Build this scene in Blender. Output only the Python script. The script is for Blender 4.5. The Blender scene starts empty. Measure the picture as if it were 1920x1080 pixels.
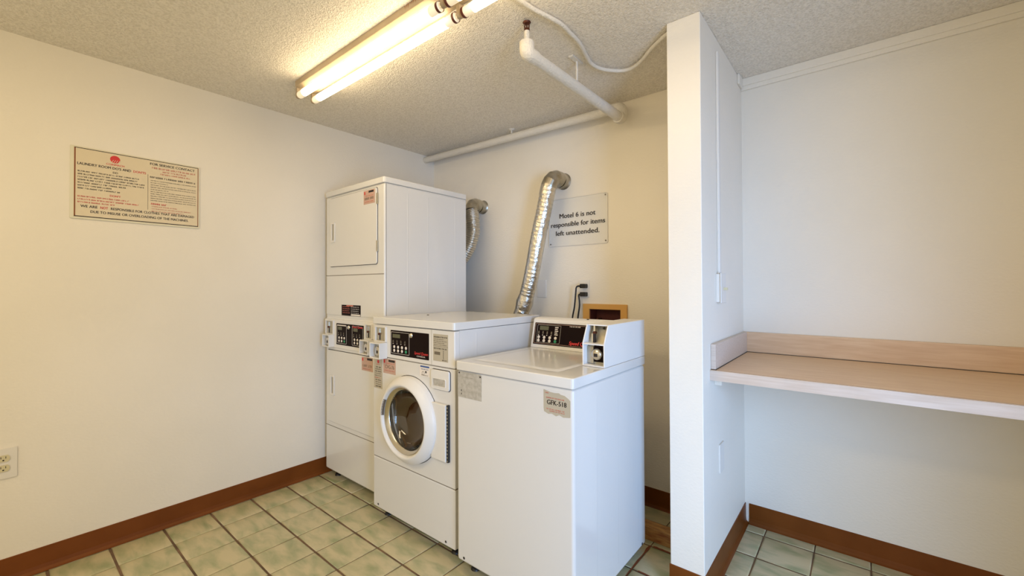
import bpy, math, random
from mathutils import Vector, Matrix
random.seed(7)
S = bpy.context.scene
COL = S.collection
R = math.radians

# ------------------------------------------------------------------ camera
YAW, PITCH, ROLL = R(39.41), R(0.671), R(-0.196)
cd = bpy.data.cameras.new('camera'); cam = bpy.data.objects.new('camera', cd); COL.objects.link(cam)
cd.sensor_width = 36; cd.lens = 797.7/1920*36; cd.shift_y = (528.26-540)/1920; cd.clip_start = .02
F = Vector((-math.sin(YAW)*math.cos(PITCH), math.cos(YAW)*math.cos(PITCH), math.sin(PITCH)))
Rt = Vector((math.cos(YAW), math.sin(YAW), 0)); Up = Rt.cross(F)
R2 = Rt*math.cos(ROLL)+Up*math.sin(ROLL); U2 = -Rt*math.sin(ROLL)+Up*math.cos(ROLL)
M = Matrix((R2, U2, -F)).transposed().to_4x4(); M.translation = Vector((0, 0, 1.297))
cam.matrix_world = M
S.camera = cam

# ------------------------------------------------------------------ world, light, exposure
w = bpy.data.worlds.new('world'); S.world = w; w.use_nodes = True
w.node_tree.nodes['Background'].inputs[0].default_value = (1.0, .85, .60, 1)
w.node_tree.nodes['Background'].inputs[1].default_value = 0.93
S.view_settings.view_transform = 'Standard'; S.view_settings.look = 'None'
S.view_settings.gamma = 1; S.view_settings.use_curve_mapping = False
S.view_settings.exposure = 0.15
def area(name, loc, target, sx, sy, power, color, spread=180):
    ld = bpy.data.lights.new(name, 'AREA'); ld.shape = 'RECTANGLE'; ld.size = sx; ld.size_y = sy
    ld.energy = power; ld.color = color; ld.spread = R(spread)
    o = bpy.data.objects.new(name, ld); COL.objects.link(o); o.location = loc
    o.rotation_euler = (Vector(target)-Vector(loc)).to_track_quat('-Z', 'Y').to_euler()
    return o
# daylight from the open doorway behind and to the right of the camera
area('doorway_daylight', (1.60, .0, 1.0), (-.72, 2.05, .70), .8, 1.8, 26, (.28, .53, 1.0), 88)
# added warm fill from overhead, out of frame, to lift the room
area('added_warm_fill', (-1.5, -.6, 2.38), (-1.5, .2, 0), 1.2, .25, 14, (1.0, .80, .50))

# ------------------------------------------------------------------ materials
def mat(name, color, rough=.5, metal=0, coat=0, emit=None, es=0, alpha=1, trans=0, spec=.5):
    m = bpy.data.materials.new(name); m.use_nodes = True
    b = m.node_tree.nodes['Principled BSDF']
    b.inputs['Base Color'].default_value = (*color, 1); b.inputs['Roughness'].default_value = rough
    b.inputs['Metallic'].default_value = metal; b.inputs['Coat Weight'].default_value = coat
    b.inputs['Specular IOR Level'].default_value = spec
    b.inputs['Transmission Weight'].default_value = trans; b.inputs['Alpha'].default_value = alpha
    if emit: b.inputs['Emission Color'].default_value = (*emit, 1); b.inputs['Emission Strength'].default_value = es
    return m
def N(m, t, **k):
    n = m.node_tree.nodes.new(t)
    for a, v in k.items():
        if a in n.inputs: n.inputs[a].default_value = v
        else: setattr(n, a, v)
    return n
def L(m, a, b): m.node_tree.links.new(a, b)
def objco(m, scale=(1, 1, 1)):
    tc = N(m, 'ShaderNodeTexCoord'); mp = N(m, 'ShaderNodeMapping'); mp.inputs['Scale'].default_value = scale
    L(m, tc.outputs['Object'], mp.inputs['Vector']); return mp.outputs['Vector']
def bump(m, scale, strength, dist=.002, detail=3, co=None, kind='noise'):
    co = co or objco(m)
    if kind == 'noise':
        t = N(m, 'ShaderNodeTexNoise'); t.inputs['Scale'].default_value = scale; t.inputs['Detail'].default_value = detail
        out = t.outputs[0]
    else:
        t = N(m, 'ShaderNodeTexVoronoi'); t.inputs['Scale'].default_value = scale; out = t.outputs[0]
    L(m, co, t.inputs['Vector'])
    b = N(m, 'ShaderNodeBump'); b.inputs['Strength'].default_value = strength; b.inputs['Distance'].default_value = dist
    L(m, out, b.inputs['Height'])
    bs = m.node_tree.nodes['Principled BSDF']
    prev = bs.inputs['Normal'].links[0].from_socket if bs.inputs['Normal'].links else None
    if prev: L(m, prev, b.inputs['Normal'])
    L(m, b.outputs[0], bs.inputs['Normal']); return t
def mottle(m, c1, c2, scale, detail=4, lo=.35, hi=.65, co=None):
    co = co or objco(m)
    t = N(m, 'ShaderNodeTexNoise'); t.inputs['Scale'].default_value = scale; t.inputs['Detail'].default_value = detail
    L(m, co, t.inputs['Vector'])
    r = N(m, 'ShaderNodeValToRGB'); e = r.color_ramp.elements
    e[0].position = lo; e[0].color = (*c1, 1); e[1].position = hi; e[1].color = (*c2, 1)
    L(m, t.outputs[0], r.inputs[0]); L(m, r.outputs[0], m.node_tree.nodes['Principled BSDF'].inputs['Base Color'])
    return r

MT = {}
MT['wall'] = mat('painted_wall', (.74, .70, .62), .55, spec=.3)
mottle(MT['wall'], (.78, .725, .62), (.82, .765, .665), 1.3, 3)
bump(MT['wall'], 70, .28, .004, 4, objco(MT['wall'], (1, 1, 1.6)))
MT['ceiling'] = mat('popcorn_ceiling', (.56, .52, .46), .9, spec=.1)
mottle(MT['ceiling'], (.76, .71, .62), (.90, .85, .76), 110, 3, .35, .6)
bump(MT['ceiling'], 150, .85, .009, 4); bump(MT['ceiling'], 70, .35, .014, 2)
MT['base'] = mat('brown_vinyl_cove', (.13, .035, .006), .42, spec=.22)
mottle(MT['base'], (.140, .038, .004), (.175, .050, .007), 5)
MT['enamel'] = mat('white_enamel', (.72, .705, .67), .22, coat=.3)
MT['enamel2'] = mat('white_plastic', (.75, .73, .69), .35)
MT['seam'] = mat('dark_seam', (.03, .025, .02), .7)
MT['black'] = mat('black_panel', (.007, .0015, .001), .5, spec=.1)
MT['gap'] = mat('shadow_gap', (.20, .17, .13), .7)
MT['blackrub'] = mat('black_rubber', (.008, .006, .006), .45)
MT['chrome'] = mat('chrome', (.65, .62, .56), .18, 1)
MT['steel'] = mat('brushed_steel', (.50, .46, .36), .38, .85)
MT['label'] = mat('label_tan', (.47, .42, .32), .6)
MT['labelpink'] = mat('label_pink', (.55, .36, .28), .6)
MT['labelgrey'] = mat('label_grey', (.46, .43, .37), .6)
mottle(MT['labelgrey'], (.40, .37, .31), (.52, .49, .43), 60)
MT['ink'] = mat('black_ink', (.015, .01, .01), .6)
MT['inkgrey'] = mat('grey_ink', (.16, .13, .09), .6)
MT['red'] = mat('red_ink', (.62, .03, .03), .5)
MT['redsoft'] = mat('faded_red_ink', (.62, .17, .12), .6)
MT['blue'] = mat('blue_ink', (.04, .10, .30), .5)
MT['white'] = mat('white_print', (.78, .72, .66), .5)
MT['green'] = mat('green_button', (.02, .28, .12), .4)
MT['lcd'] = mat('lcd', (.10, .10, .05), .3)
MT['foil'] = mat('foil', (.66, .62, .54), .3, 1)
bump(MT['foil'], 45, .6, .01, 4)
MT['galv'] = mat('galvanised_steel', (.42, .38, .30), .35, .9)
mottle(MT['galv'], (.32, .28, .20), (.52, .48, .40), 14)
MT['pipe'] = mat('textured_painted_pipe', (.72, .68, .60), .7)
bump(MT['pipe'], 120, .8, .006, 3)
MT['brass'] = mat('dark_brass', (.10, .03, .015), .4, .6)
MT['laminate'] = mat('wood_laminate', (.50, .33, .20), .38)
mottle(MT['laminate'], (.63, .42, .255), (.73, .53, .345), 6, 6, .3, .7, objco(MT['laminate'], (1.2, 14, 14)))
MT['lamedge'] = mat('pale_laminate_edge', (.60, .50, .42), .4)
mottle(MT['lamedge'], (.56, .45, .36), (.65, .55, .47), 6, 6, .3, .7, objco(MT['lamedge'], (1.2, 20, 20)))
MT['oak'] = mat('valve_box_frame', (.62, .33, .08), .5)
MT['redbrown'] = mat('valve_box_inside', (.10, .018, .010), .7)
MT['board'] = mat('stained_board', (.38, .17, .04), .45)
mottle(MT['board'], (.22, .07, .02), (.55, .30, .09), 22, 5, .3, .7, objco(MT['board'], (.6, 3, 3)))
MT['ivory'] = mat('ivory_plastic', (.62, .55, .34), .4)
MT['plate'] = mat('painted_plate', (.74, .70, .63), .45)
MT['acrylic'] = mat('clear_acrylic', (.93, .93, .90), .08, alpha=.22)
MT['signboard'] = mat('cream_signboard', (.70, .60, .42), .4)
MT['signrim'] = mat('clear_sign_rim', (.72, .68, .52), .3)
MT['glow'] = mat('lit_tube', (.9, .85, .75), .4, emit=(1.0, .80, .50), es=9.8)
MT['tubeend'] = mat('unlit_tube_end', (.85, .80, .70), .3, emit=(1.0, .78, .46), es=.45)
MT['tubecap'] = mat('brown_tube_ring', (.10, .015, .008), .4)
MT['fixture'] = mat('fixture_enamel', (.74, .68, .56), .4)
mottle(MT['fixture'], (.36, .28, .18), (.44, .35, .23), 9)
MT['doorglass'] = mat('door_glass', (1, .93, .80), .03, spec=.5, trans=1)
MT['drum'] = mat('drum_steel', (.42, .23, .08), .40, .35)
MT['gasket'] = mat('grey_gasket', (.10, .085, .075), .5)
MT['rust'] = mat('rust_streak', (.22, .06, .018), .8)
# floor
m = MT['tile'] = mat('green_marbled_tile', (.3, .3, .2), .3, spec=.5)
tc = N(m, 'ShaderNodeTexCoord'); mp = N(m, 'ShaderNodeMapping'); mp.inputs['Rotation'].default_value = (0, 0, .6); mp.inputs['Scale'].default_value = (3, 8, 1)
L(m, tc.outputs['Object'], mp.inputs['Vector'])
at = N(m, 'ShaderNodeAttribute', attribute_name='tile_tint')
va = N(m, 'ShaderNodeVectorMath', operation='ADD'); L(m, mp.outputs[0], va.inputs[0]); L(m, at.outputs['Vector'], va.inputs[1])
n1 = N(m, 'ShaderNodeTexNoise'); n1.inputs['Scale'].default_value = 2.2; n1.inputs['Detail'].default_value = 6; n1.inputs['Distortion'].default_value = .35
L(m, va.outputs[0], n1.inputs['Vector'])
rp = N(m, 'ShaderNodeValToRGB'); e = rp.color_ramp.elements
e[0].position = .30; e[0].color = (.31, .33, .175, 1); e[1].position = .60; e[1].color = (.55, .485, .30, 1)
L(m, n1.outputs[0], rp.inputs[0]); L(m, rp.outputs[0], m.node_tree.nodes['Principled BSDF'].inputs['Base Color'])
m = MT['grout'] = mat('brown_grout', (.11, .07, .035), .9)
mottle(m, (.09, .055, .03), (.20, .12, .07), 9)

# ------------------------------------------------------------------ mesh builder
class MB:
    def __init__(s): s.v = []; s.f = []; s.m = []; s.sm = []; s.mats = []
    def mi(s, mt):
        if mt is None: mt = s.mats[0] if s.mats else None
        if mt not in s.mats: s.mats.append(mt)
        return s.mats.index(mt)
    def add(s, vs, fs, mt=None, smooth=False):
        o = len(s.v); s.v += [tuple(v) for v in vs]; k = s.mi(mt)
        for f in fs: s.f.append([o+i for i in f]); s.m.append(k); s.sm.append(smooth)
        return s
    def box(s, x0, x1, y0, y1, z0, z1, mt=None):
        vs = [(x, y, z) for z in (z0, z1) for y in (y0, y1) for x in (x0, x1)]
        return s.add(vs, [(0, 2, 3, 1), (4, 5, 7, 6), (0, 1, 5, 4), (2, 6, 7, 3), (0, 4, 6, 2), (1, 3, 7, 5)], mt)
    def fbox(s, fr, u0, u1, v0, v1, w0, w1, mt=None):
        vs = [fr(u, v, ww) for ww in (w0, w1) for v in (v0, v1) for u in (u0, u1)]
        return s.add(vs, [(0, 2, 3, 1), (4, 5, 7, 6), (0, 1, 5, 4), (2, 6, 7, 3), (0, 4, 6, 2), (1, 3, 7, 5)], mt)
    def poly(s, pts, w0, w1, fr, mt=None):      # extruded polygon, pts CCW in (u,v)
        n = len(pts); vs = [fr(u, v, w1) for u, v in pts]+[fr(u, v, w0) for u, v in pts]
        fs = [list(range(n)), list(range(2*n-1, n-1, -1))]+[(i, n+i, n+(i+1) % n, (i+1) % n) for i in range(n)]
        return s.add(vs, fs, mt)
    def rrect(s, fr, u0, u1, v0, v1, w0, w1, r, mt=None, seg=5):
        return s.poly(rr(u0, u1, v0, v1, r, seg), w0, w1, fr, mt)
    def ring(s, outer, inner, w0, w1, fr, mt=None):   # same-count loops
        n = len(outer)
        vs = [fr(u, v, w1) for u, v in outer]+[fr(u, v, w1) for u, v in inner]+[fr(u, v, w0) for u, v in outer]+[fr(u, v, w0) for u, v in inner]
        fs = []
        for i in range(n):
            j = (i+1) % n
            fs += [(i, j, n+j, n+i), (2*n+i, 3*n+i, 3*n+j, 2*n+j), (i, 2*n+i, 2*n+j, j), (n+i, n+j, 3*n+j, 3*n+i)]
        return s.add(vs, fs, mt)
    def lathe(s, prof, fr, seg=48, mt=None, smooth=True):   # prof of (r,w) round the frame's w axis
        vs = []; fs = []
        for r_, w_ in prof:
            for i in range(seg):
                a = 2*math.pi*i/seg; vs.append(fr(r_*math.cos(a), r_*math.sin(a), w_))
        for k in range(len(prof)-1):
            for i in range(seg):
                j = (i+1) % seg; fs.append((k*seg+i, k*seg+j, (k+1)*seg+j, (k+1)*seg+i))
        return s.add(vs, fs, mt, smooth)
    def tube(s, pts, r, seg=12, mt=None, cap=True, smooth=True):
        pts = [Vector(p) for p in pts]; n = len(pts)
        rs = r if isinstance(r, (list, tuple)) else [r]*n
        t0 = (pts[1]-pts[0]).normalized(); ref = Vector((0, 0, 1)) if abs(t0.z) < .9 else Vector((1, 0, 0))
        a = t0.cross(ref).normalized(); vs = []
        for i, p in enumerate(pts):
            t = (pts[min(i+1, n-1)]-pts[max(i-1, 0)]).normalized()
            a = (a-t*a.dot(t)).normalized(); b = t.cross(a)
            for k in range(seg):
                an = 2*math.pi*k/seg; vs.append(p+(a*math.cos(an)+b*math.sin(an))*rs[i])
        fs = [(i*seg+k, i*seg+(k+1) % seg, (i+1)*seg+(k+1) % seg, (i+1)*seg+k) for i in range(n-1) for k in range(seg)]
        s.add(vs, fs, mt, smooth)
        if cap:
            s.add(vs[:seg], [list(range(seg-1, -1, -1))], mt); s.add(vs[-seg:], [list(range(seg))], mt)
        return s
    def text(s, body, fr, u, v, size, mt, w=.0008, xs=1.0, align='CENTER', bold=0, shear=0, serif=False):
        cu = bpy.data.curves.new('t', 'FONT'); cu.body = body; cu.size = size; cu.align_x = align; cu.align_y = 'CENTER'
        cu.shear = shear; cu.resolution_u = 3
        o = bpy.data.objects.new('t', cu); me = bpy.data.meshes.new_from_object(o)
        vs = [fr(u+p.co.x*xs, v+p.co.y, w) for p in me.vertices]
        s.add(vs, [list(p.vertices) for p in me.polygons], mt)
        if bold:
            s.add([fr(u+p.co.x*xs+bold*1.6, v+p.co.y+bold*.5, w+.00005) for p in me.vertices], [list(p.vertices) for p in me.polygons], mt)
        bpy.data.objects.remove(o); bpy.data.curves.remove(cu); bpy.data.meshes.remove(me); return s
    def textfit(s, body, fr, u0, u1, v, size, mt, w=.0008, bold=0, shear=0):
        t = MB().text(body, fr_id, 0, 0, size, mt, 0, 1, 'LEFT', bold, shear)
        a = min(p[0] for p in t.v); b = max(p[0] for p in t.v)
        return s.text(body, lambda u, v_, w_: fr(u0+(u-a)*(u1-u0)/(b-a), v+v_, w_), 0, 0, size, mt, w, 1, 'LEFT', bold, shear)
    def scrib(s, fr, u0, u1, v, h, mt, w=.0008, slant=0):   # a line of print too small to read
        u = u0
        while u < u1-h*.6:
            nl = random.randint(3, 8)
            for _ in range(nl):
                if u > u1-h*.5: break
                k = random.random(); g = h*.58; t = h*.17
                s.fbox(fr, u, u+t, v-h*.4, v+h*.4*(1 if k > .3 else .5), w-.0002, w, mt)
                if k < .5: s.fbox(fr, u, u+g*.8, v+h*.22, v+h*.36, w-.0002, w, mt)
                if k > .35: s.fbox(fr, u, u+g*.8, v-h*.4, v-h*.26, w-.0002, w, mt)
                if .2 < k < .8: s.fbox(fr, u+g*.6, u+g*.6+t, v-h*.4, v+h*.3, w-.0002, w, mt)
                u += g+h*.14
            u += h*.4
        return s
    def build(s, name, mt=None, parent=None, bevel=0, seg=2, kind=None, fillets=30):
        if mt is not None:
            s.mats = [mt if x is None else x for x in s.mats]
        me = bpy.data.meshes.new(name)
        off = Vector((0, 0, 0)); p = parent
        while p is not None: off += p.location; p = p.parent
        me.from_pydata([tuple(Vector(v)-off) for v in s.v], [], s.f)
        for x in s.mats: me.materials.append(x)
        for i, p_ in enumerate(me.polygons): p_.material_index = s.m[i]; p_.use_smooth = s.sm[i]
        me.validate(); me.update()
        o = bpy.data.objects.new(name, me); COL.objects.link(o)
        if parent: o.parent = parent
        if bevel:
            b = o.modifiers.new('bevel', 'BEVEL'); b.width = bevel; b.segments = seg; b.limit_method = 'ANGLE'; b.angle_limit = R(fillets)
            b.harden_normals = True
            for p_ in me.polygons: p_.use_smooth = True
        if kind: o['kind'] = kind
        return o
fr_id = lambda u, v, w_: (u, v, w_)
def rr(u0, u1, v0, v1, r, seg=5):
    r = min(r, (u1-u0)/2-1e-5, (v1-v0)/2-1e-5); P = []
    for cx, cy, a0 in ((u1-r, v1-r, 0), (u0+r, v1-r, 90), (u0+r, v0+r, 180), (u1-r, v0+r, 270)):
        for k in range(seg+1):
            a = R(a0+90*k/seg); P.append((cx+r*math.cos(a), cy+r*math.sin(a)))
    return P
def fr_front(y):  # faces -y : u = world x, v = world z, w = towards the room
    return lambda u, v, w_: (u, y-w_, v)
def fr_left(x):   # on the left wall, faces +x : u = world y, v = z
    return lambda u, v, w_: (x+w_, u, v)
def fr_at(c, f):  # frame f (front) recentred
    return lambda u, v, w_: (c[0]+u, c[1]-w_, c[2]+v)
def thing(name, loc, label, cat, group=None):
    o = bpy.data.objects.new(name, None); COL.objects.link(o); o.location = loc; o.empty_display_size = .1
    return tag(o, label, cat, group)
def tag(o, label, cat, group=None):
    o['label'] = label; o['category'] = cat
    if group: o['group'] = group
    return o
def catmull(P, n=8):
    P = [Vector(p) for p in P]; Q = [P[0]*2-P[1]]+P+[P[-1]*2-P[-2]]; out = []
    for i in range(1, len(Q)-2):
        for k in range(n):
            t = k/n; a, b, c, d = Q[i-1], Q[i], Q[i+1], Q[i+2]
            out.append(.5*((2*b)+(c-a)*t+(2*a-5*b+4*c-d)*t*t+(3*b-a-3*c+d)*t**3))
    out.append(P[-1]); return out

XL, YB, YA, H = -2.926, 2.473, 2.632, 2.44
DX0, DX1, DY = -.646, -.507, 1.851
XR, YN, AX = 1.7, -1.6, .95

# ------------------------------------------------------------------ the room
MB().box(XL-.1, XL, YN, YB+.1, 0, H).build('wall_left', MT['wall'], kind='structure')
vb = (-1.372, -1.155, 1.02, 1.150)   # hole for the valve box
b = MB()
b.box(XL, vb[0], YB, YB+.1, 0, H); b.box(vb[1], DX0, YB, YB+.1, 0, H)
b.box(vb[0], vb[1], YB, YB+.1, 0, vb[2]); b.box(vb[0], vb[1], YB, YB+.1, vb[3], H)
b.build('wall_back', MT['wall'], kind='structure')
MB().box(DX1, AX, YA, YA+.1, 0, H).build('wall_alcove', MT['wall'], kind='structure')
MB().box(AX, AX+.1, 1.15, YA+.1, 0, H).build('wall_unseen_blocker', MT['wall'], kind='structure')  # unseen side wall, added to keep blue daylight off the alcove's right part
MB().box(DX0, DX1, DY, YA+.1, 0, H).build('wall_divider', MT['wall'], bevel=.004, kind='structure')
MB().box(XL-.1, XR, YN, YA+.1, H, H+.08).build('ceiling', MT['ceiling'], kind='structure')
# tiled floor: pillowed tiles over a grout bed
gx = [-2.70+.2055*k for k in range(-2, 9)]+[-1.045+.2125*k for k in range(1, 14)]
gx[-13:] = [-.404+.2125*(k-3) for k in range(0, 13)]
gx = sorted(set(round(x, 4) for x in gx))
gy = [.587-.2117*k for k in range(11, 0, -1)]+[.587, .799, 1.010, 1.222, 1.434, 1.650, 1.870, 2.093, 2.318, 2.543, 2.76]
b = MB(); b.box(XL-.1, XR, YN, YA+.1, -.05, -.0035, MT['grout'])
tints = [(0, 0, 0)]*8
for i in range(len(gx)-1):
    for j in range(len(gy)-1):
        x0, x1, y0, y1 = gx[i]+.0022, gx[i+1]-.0022, gy[j]+.0045, gy[j+1]-.0045
        if x1-x0 < .05: continue
        dz = random.uniform(-.0006, .0006); c = .005
        t = (random.uniform(0, 40), random.uniform(0, 40), 0)
        P = [[(x0, y0), (x1, y0), (x1, y1), (x0, y1)]]
        vs = []
        for ins, z in ((0, -.006), (.0008, -.002), (.003, -.0006), (.008, 0)):
            vs += [(x0+ins, y0+ins, z+dz), (x1-ins, y0+ins, z+dz), (x1-ins, y1-ins, z+dz), (x0+ins, y1-ins, z+dz)]
        fs = [(12, 13, 14, 15)]+[(4*k+a, 4*k+(a+1) % 4, 4*k+4+(a+1) % 4, 4*k+4+a) for k in range(3) for a in range(4)]
        b.add(vs, fs, MT['tile'], True); tints += [t]*16
# rust that has run along the joints beside the top-loader
rj = random.Random(3)
for (x0, y0, x1, y1, ww_) in ((-.829, 1.80, -.829, 2.09, .0045), (-.815, 2.093, -.70, 2.093, .006), (-.80, 1.87, -.66, 1.87, .004)):
    P = []; Q = []
    for k in range(9):
        t = k/8; x = x0+(x1-x0)*t; y = y0+(y1-y0)*t; a = ww_*rj.uniform(.5, 1.5)*(.5+t if x0 == x1 else 1)
        dx, dy = (a, 0) if x0 == x1 else (0, a)
        P.append((x-dx, y-dy, .0009)); Q.append((x+dx, y+dy, .0009))
    b.add(P+Q, [(k, k+1, 9+k+1, 9+k) if x0 != x1 else (k, 9+k, 9+k+1, k+1) for k in range(8)], MT['rust']); tints += [(0, 0, 0)]*18
fl = b.build('floor', None, kind='structure')
at = fl.data.attributes.new('tile_tint', 'FLOAT_VECTOR', 'POINT')
for i, t in enumerate(tints[:len(fl.data.vertices)]): at.data[i].vector = t

# vinyl cove base: thin board with a rounded toe
def cove(name, p0, p1, nrm):
    p0, p1, n = Vector(p0), Vector(p1), Vector(nrm)
    prof = [(0, .108), (.0035, .106), (.004, .03), (.006, .014), (.013, .005), (.019, .001), (.019, 0), (0, 0)]
    vs = [p0+n*a+Vector((0, 0, z)) for a, z in prof]+[p1+n*a+Vector((0, 0, z)) for a, z in prof]; k = len(prof)
    fs = [(i, i+1, k+i+1, k+i) for i in range(k-1)]+[list(range(k)), list(range(2*k-1, k-1, -1))]
    MB().add(vs, fs).build(name, MT['base'], kind='structure')
cove('baseboard_left', (XL, YN, 0), (XL, YB, 0), (1, 0, 0))
cove('baseboard_back', (XL+.02, YB, 0), (DX0, YB, 0), (0, -1, 0))
cove('baseboard_alcove', (DX1+.02, YA, 0), (AX, YA, 0), (0, -1, 0))
cove('baseboard_divider_side', (DX1, DY-.003, 0), (DX1, YA, 0), (1, 0, 0))
cove('baseboard_divider_end', (DX0-.003, DY, 0), (DX1+.003, DY, 0), (0, -1, 0))
b = MB(); b.box(DX1, AX, YA-.012, YA, 2.377, H); b.box(DX1, AX, YA-.02, YA, 2.399, H)
b.build('trim_1', MT['wall'], bevel=.003, kind='structure')
MB().box(DX1, DX1+.012, YA-.10, YA-.02, 2.385, H).build('trim_2', MT['wall'], bevel=.003, kind='structure')

# ------------------------------------------------------------------ fluorescent fixture
FX0, FY0, FY1, FZ = -2.412, 1.050, 1.168, 2.397
fx = thing('fluorescent_light', (-1.2, (FY0+FY1)/2, H), 'long bare four-tube fluorescent light fixture glowing warm white on the textured ceiling', 'light fixture')
b = MB()
pts = [(FY0, H), (FY0, FZ+.012), (FY0+.018, FZ), (FY1-.018, FZ), (FY1, FZ+.012), (FY1, H)]
vs = [(FX0, y, z) for y, z in pts]+[(.03, y, z) for y, z in pts]
b.add(vs, [(i, 6+i, 7+i, i+1) for i in range(5)]+[(0, 1, 2, 3, 4, 5), (11, 10, 9, 8, 7, 6), (0, 5, 11, 6)])
b.build('housing', MT['fixture'], fx, bevel=.002)
b = MB()
for k in range(9):
    x = -1.42+k*.011+random.uniform(-.003, .003); h = random.uniform(.008, .022)
    b.add([(x, FY0-.0006, H-.002), (x+.005, FY0-.0006, H-.002), (x+.003, FY0-.0006, H-.002-h)], [(0, 2, 1)])
b.build('rust_marks', MT['rust'], fx)
TZ, TR = 2.360, .019
def ft(c):   # frame whose w axis runs along +x
    return lambda u, v, w_: (c[0]+w_, c[1]+u, c[2]+v)
holders = []
for (xa, xb, dark) in ((-2.392, -1.222, 1), (-1.182, -.012, 0)):
    for ty in (1.066, 1.149):
        b = MB(); f = ft((0, ty, TZ))
        b.lathe([(TR, xa+.055), (TR, xb-.055)], f, 24, MT['glow'])
        tb = b.build('lamp_tube', None, fx)
        b = MB()
        b.lathe([(.001, xa), (TR-.002, xa+.001), (TR, xa+.006), (TR, xa+.055)], f, 24, MT['tubeend']); b.build('tube_end', None, tb); b = MB()
        b.lathe([(TR, xb-.055), (TR, xb-.006), (TR-.002, xb-.001), (.001, xb)], f, 24, MT['tubeend'])
        b.build('tube_end', None, tb)
        b = MB()
        for xx in ([xb-.012] if dark else [xa]): b.lathe([(TR+.0012, xx), (TR+.0012, xx+.012)], f, 24)
        b.build('tube_ring', MT['tubecap'], tb)
for x in (-2.404, -1.202, -.004):
    for ty in (1.066, 1.149):
        b = MB(); fr = ft((x, ty, TZ))
        pr = [(-.013, .04), (-.013, 0)]+[(.0145*math.cos(R(a)), .0145*math.sin(R(a))) for a in range(180, 361, 20)]+[(.013, 0), (.013, .04)]
        b.poly(pr, -.008, .008, fr); b.build('lamp_holder', MT['fixture'], fx)
# ------------------------------------------------------------------ sprinkler pipe
PX = -1.10
sp = thing('sprinkler_pipe', (PX, 2.37, H), 'painted sprinkler pipe turning from the back wall out under the ceiling to an upright head', 'pipe')
def bendpath(P, r, n=6):
    P = [Vector(p) for p in P]; out = [P[0]]
    for i in range(1, len(P)-1):
        a = (P[i-1]-P[i]).normalized(); c = (P[i+1]-P[i]).normalized()
        s0, s1 = P[i]+a*r, P[i]+c*r
        for k in range(n+1):
            t = k/n; out.append(s0*(1-t)**2+P[i]*2*t*(1-t)+s1*t*t)
    out.append(P[-1]); return out
b = MB(); b.tube([(XL, 2.375, 2.400), (-1.13, 2.375, 2.366)], .026, 20); b.build('back_pipe', MT['pipe'], sp)
b = MB(); b.tube([(PX, 2.37, 2.300), (PX, 1.45, 2.300)], .028, 20); b.build('branch_pipe', MT['pipe'], sp)
b = MB(); b.tube(bendpath([(-1.165, 2.375, 2.367), (PX, 2.375, 2.365), (PX, 2.375, 2.298), (PX, 2.325, 2.298)], .026), .035, 20)
b.build('elbow', MT['pipe'], sp, )
b = MB(); b.tube(bendpath([(PX, 1.50, 2.300), (PX, 1.445, 2.300), (PX, 1.445, 2.345)], .02), [.032]*9+[.027], 20); b.build('elbow', MT['pipe'], sp)
b = MB(); b.tube([(PX, 1.445, 2.34), (PX, 1.445, 2.398)], .012, 14); b.build('nipple', MT['pipe'], sp)
hd = MB(); hd.tube([(PX, 1.445, 2.394), (PX, 1.445, 2.404)], .0125, 14)
for s in (-1, 1): hd.tube([(PX+s*.011, 1.445, 2.402), (PX+s*.012, 1.445, 2.42), (PX+s*.007, 1.445, 2.430)], .0028, 8)
hd.tube([(PX, 1.445, 2.404), (PX, 1.445, 2.428)], .003, 8)
hd.tube([(PX, 1.445, 2.426), (PX, 1.445, 2.431), (PX, 1.445, 2.433)], [.010, .018, .017], 16)
hd.build('sprinkler_head', MT['brass'], sp)
hg = MB(); hg.tube([(PX, 1.86, 2.325), (PX, 1.86, H-.006)], .006, 10); ho = hg.build('hanger', MT['pipe'], sp)
hg = MB(); hg.box(PX-.012, PX+.014, 1.80, 1.90, H-.008, H+.001); hg.build('bracket', MT['pipe'], ho, bevel=.002)
hg = MB(); hg.tube([(-1.95, 2.375, 2.405), (-1.95, 2.375, H)], .006, 10); hg.tube([(-1.95, 2.375, H-.012), (-1.95, 2.375, H)], [.012, .026], 14)
hg.build('hanger', MT['pipe'], sp)
# textured-over cable
P = [(-1.10, 1.0, 2.427), (-1.05, 1.2, 2.427), (-1.031, 1.293, 2.427), (-1.021, 1.385, 2.427), (-.990, 1.529, 2.427), (-.993, 1.62, 2.427), (-1.0, 1.71, 2.427), (-1.030, 1.83, 2.427), (-1.045, 1.90, 2.425), (-1.035, 1.97, 2.422),
     (-1.0, 2.03, 2.422), (-.95, 2.075, 2.422), (-.895, 2.08, 2.424), (-.83, 2.04, 2.426), (-.77, 1.985, 2.427), (-.70, 1.93, 2.427), (-.65, 1.90, 2.427)]
b = MB(); b.tube(catmull(P, 6), .0095, 10)
tag(b.build('ceiling_cable', MT['pipe']), 'wavy white painted cable stapled along the ceiling to the divider wall', 'cable')

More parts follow.
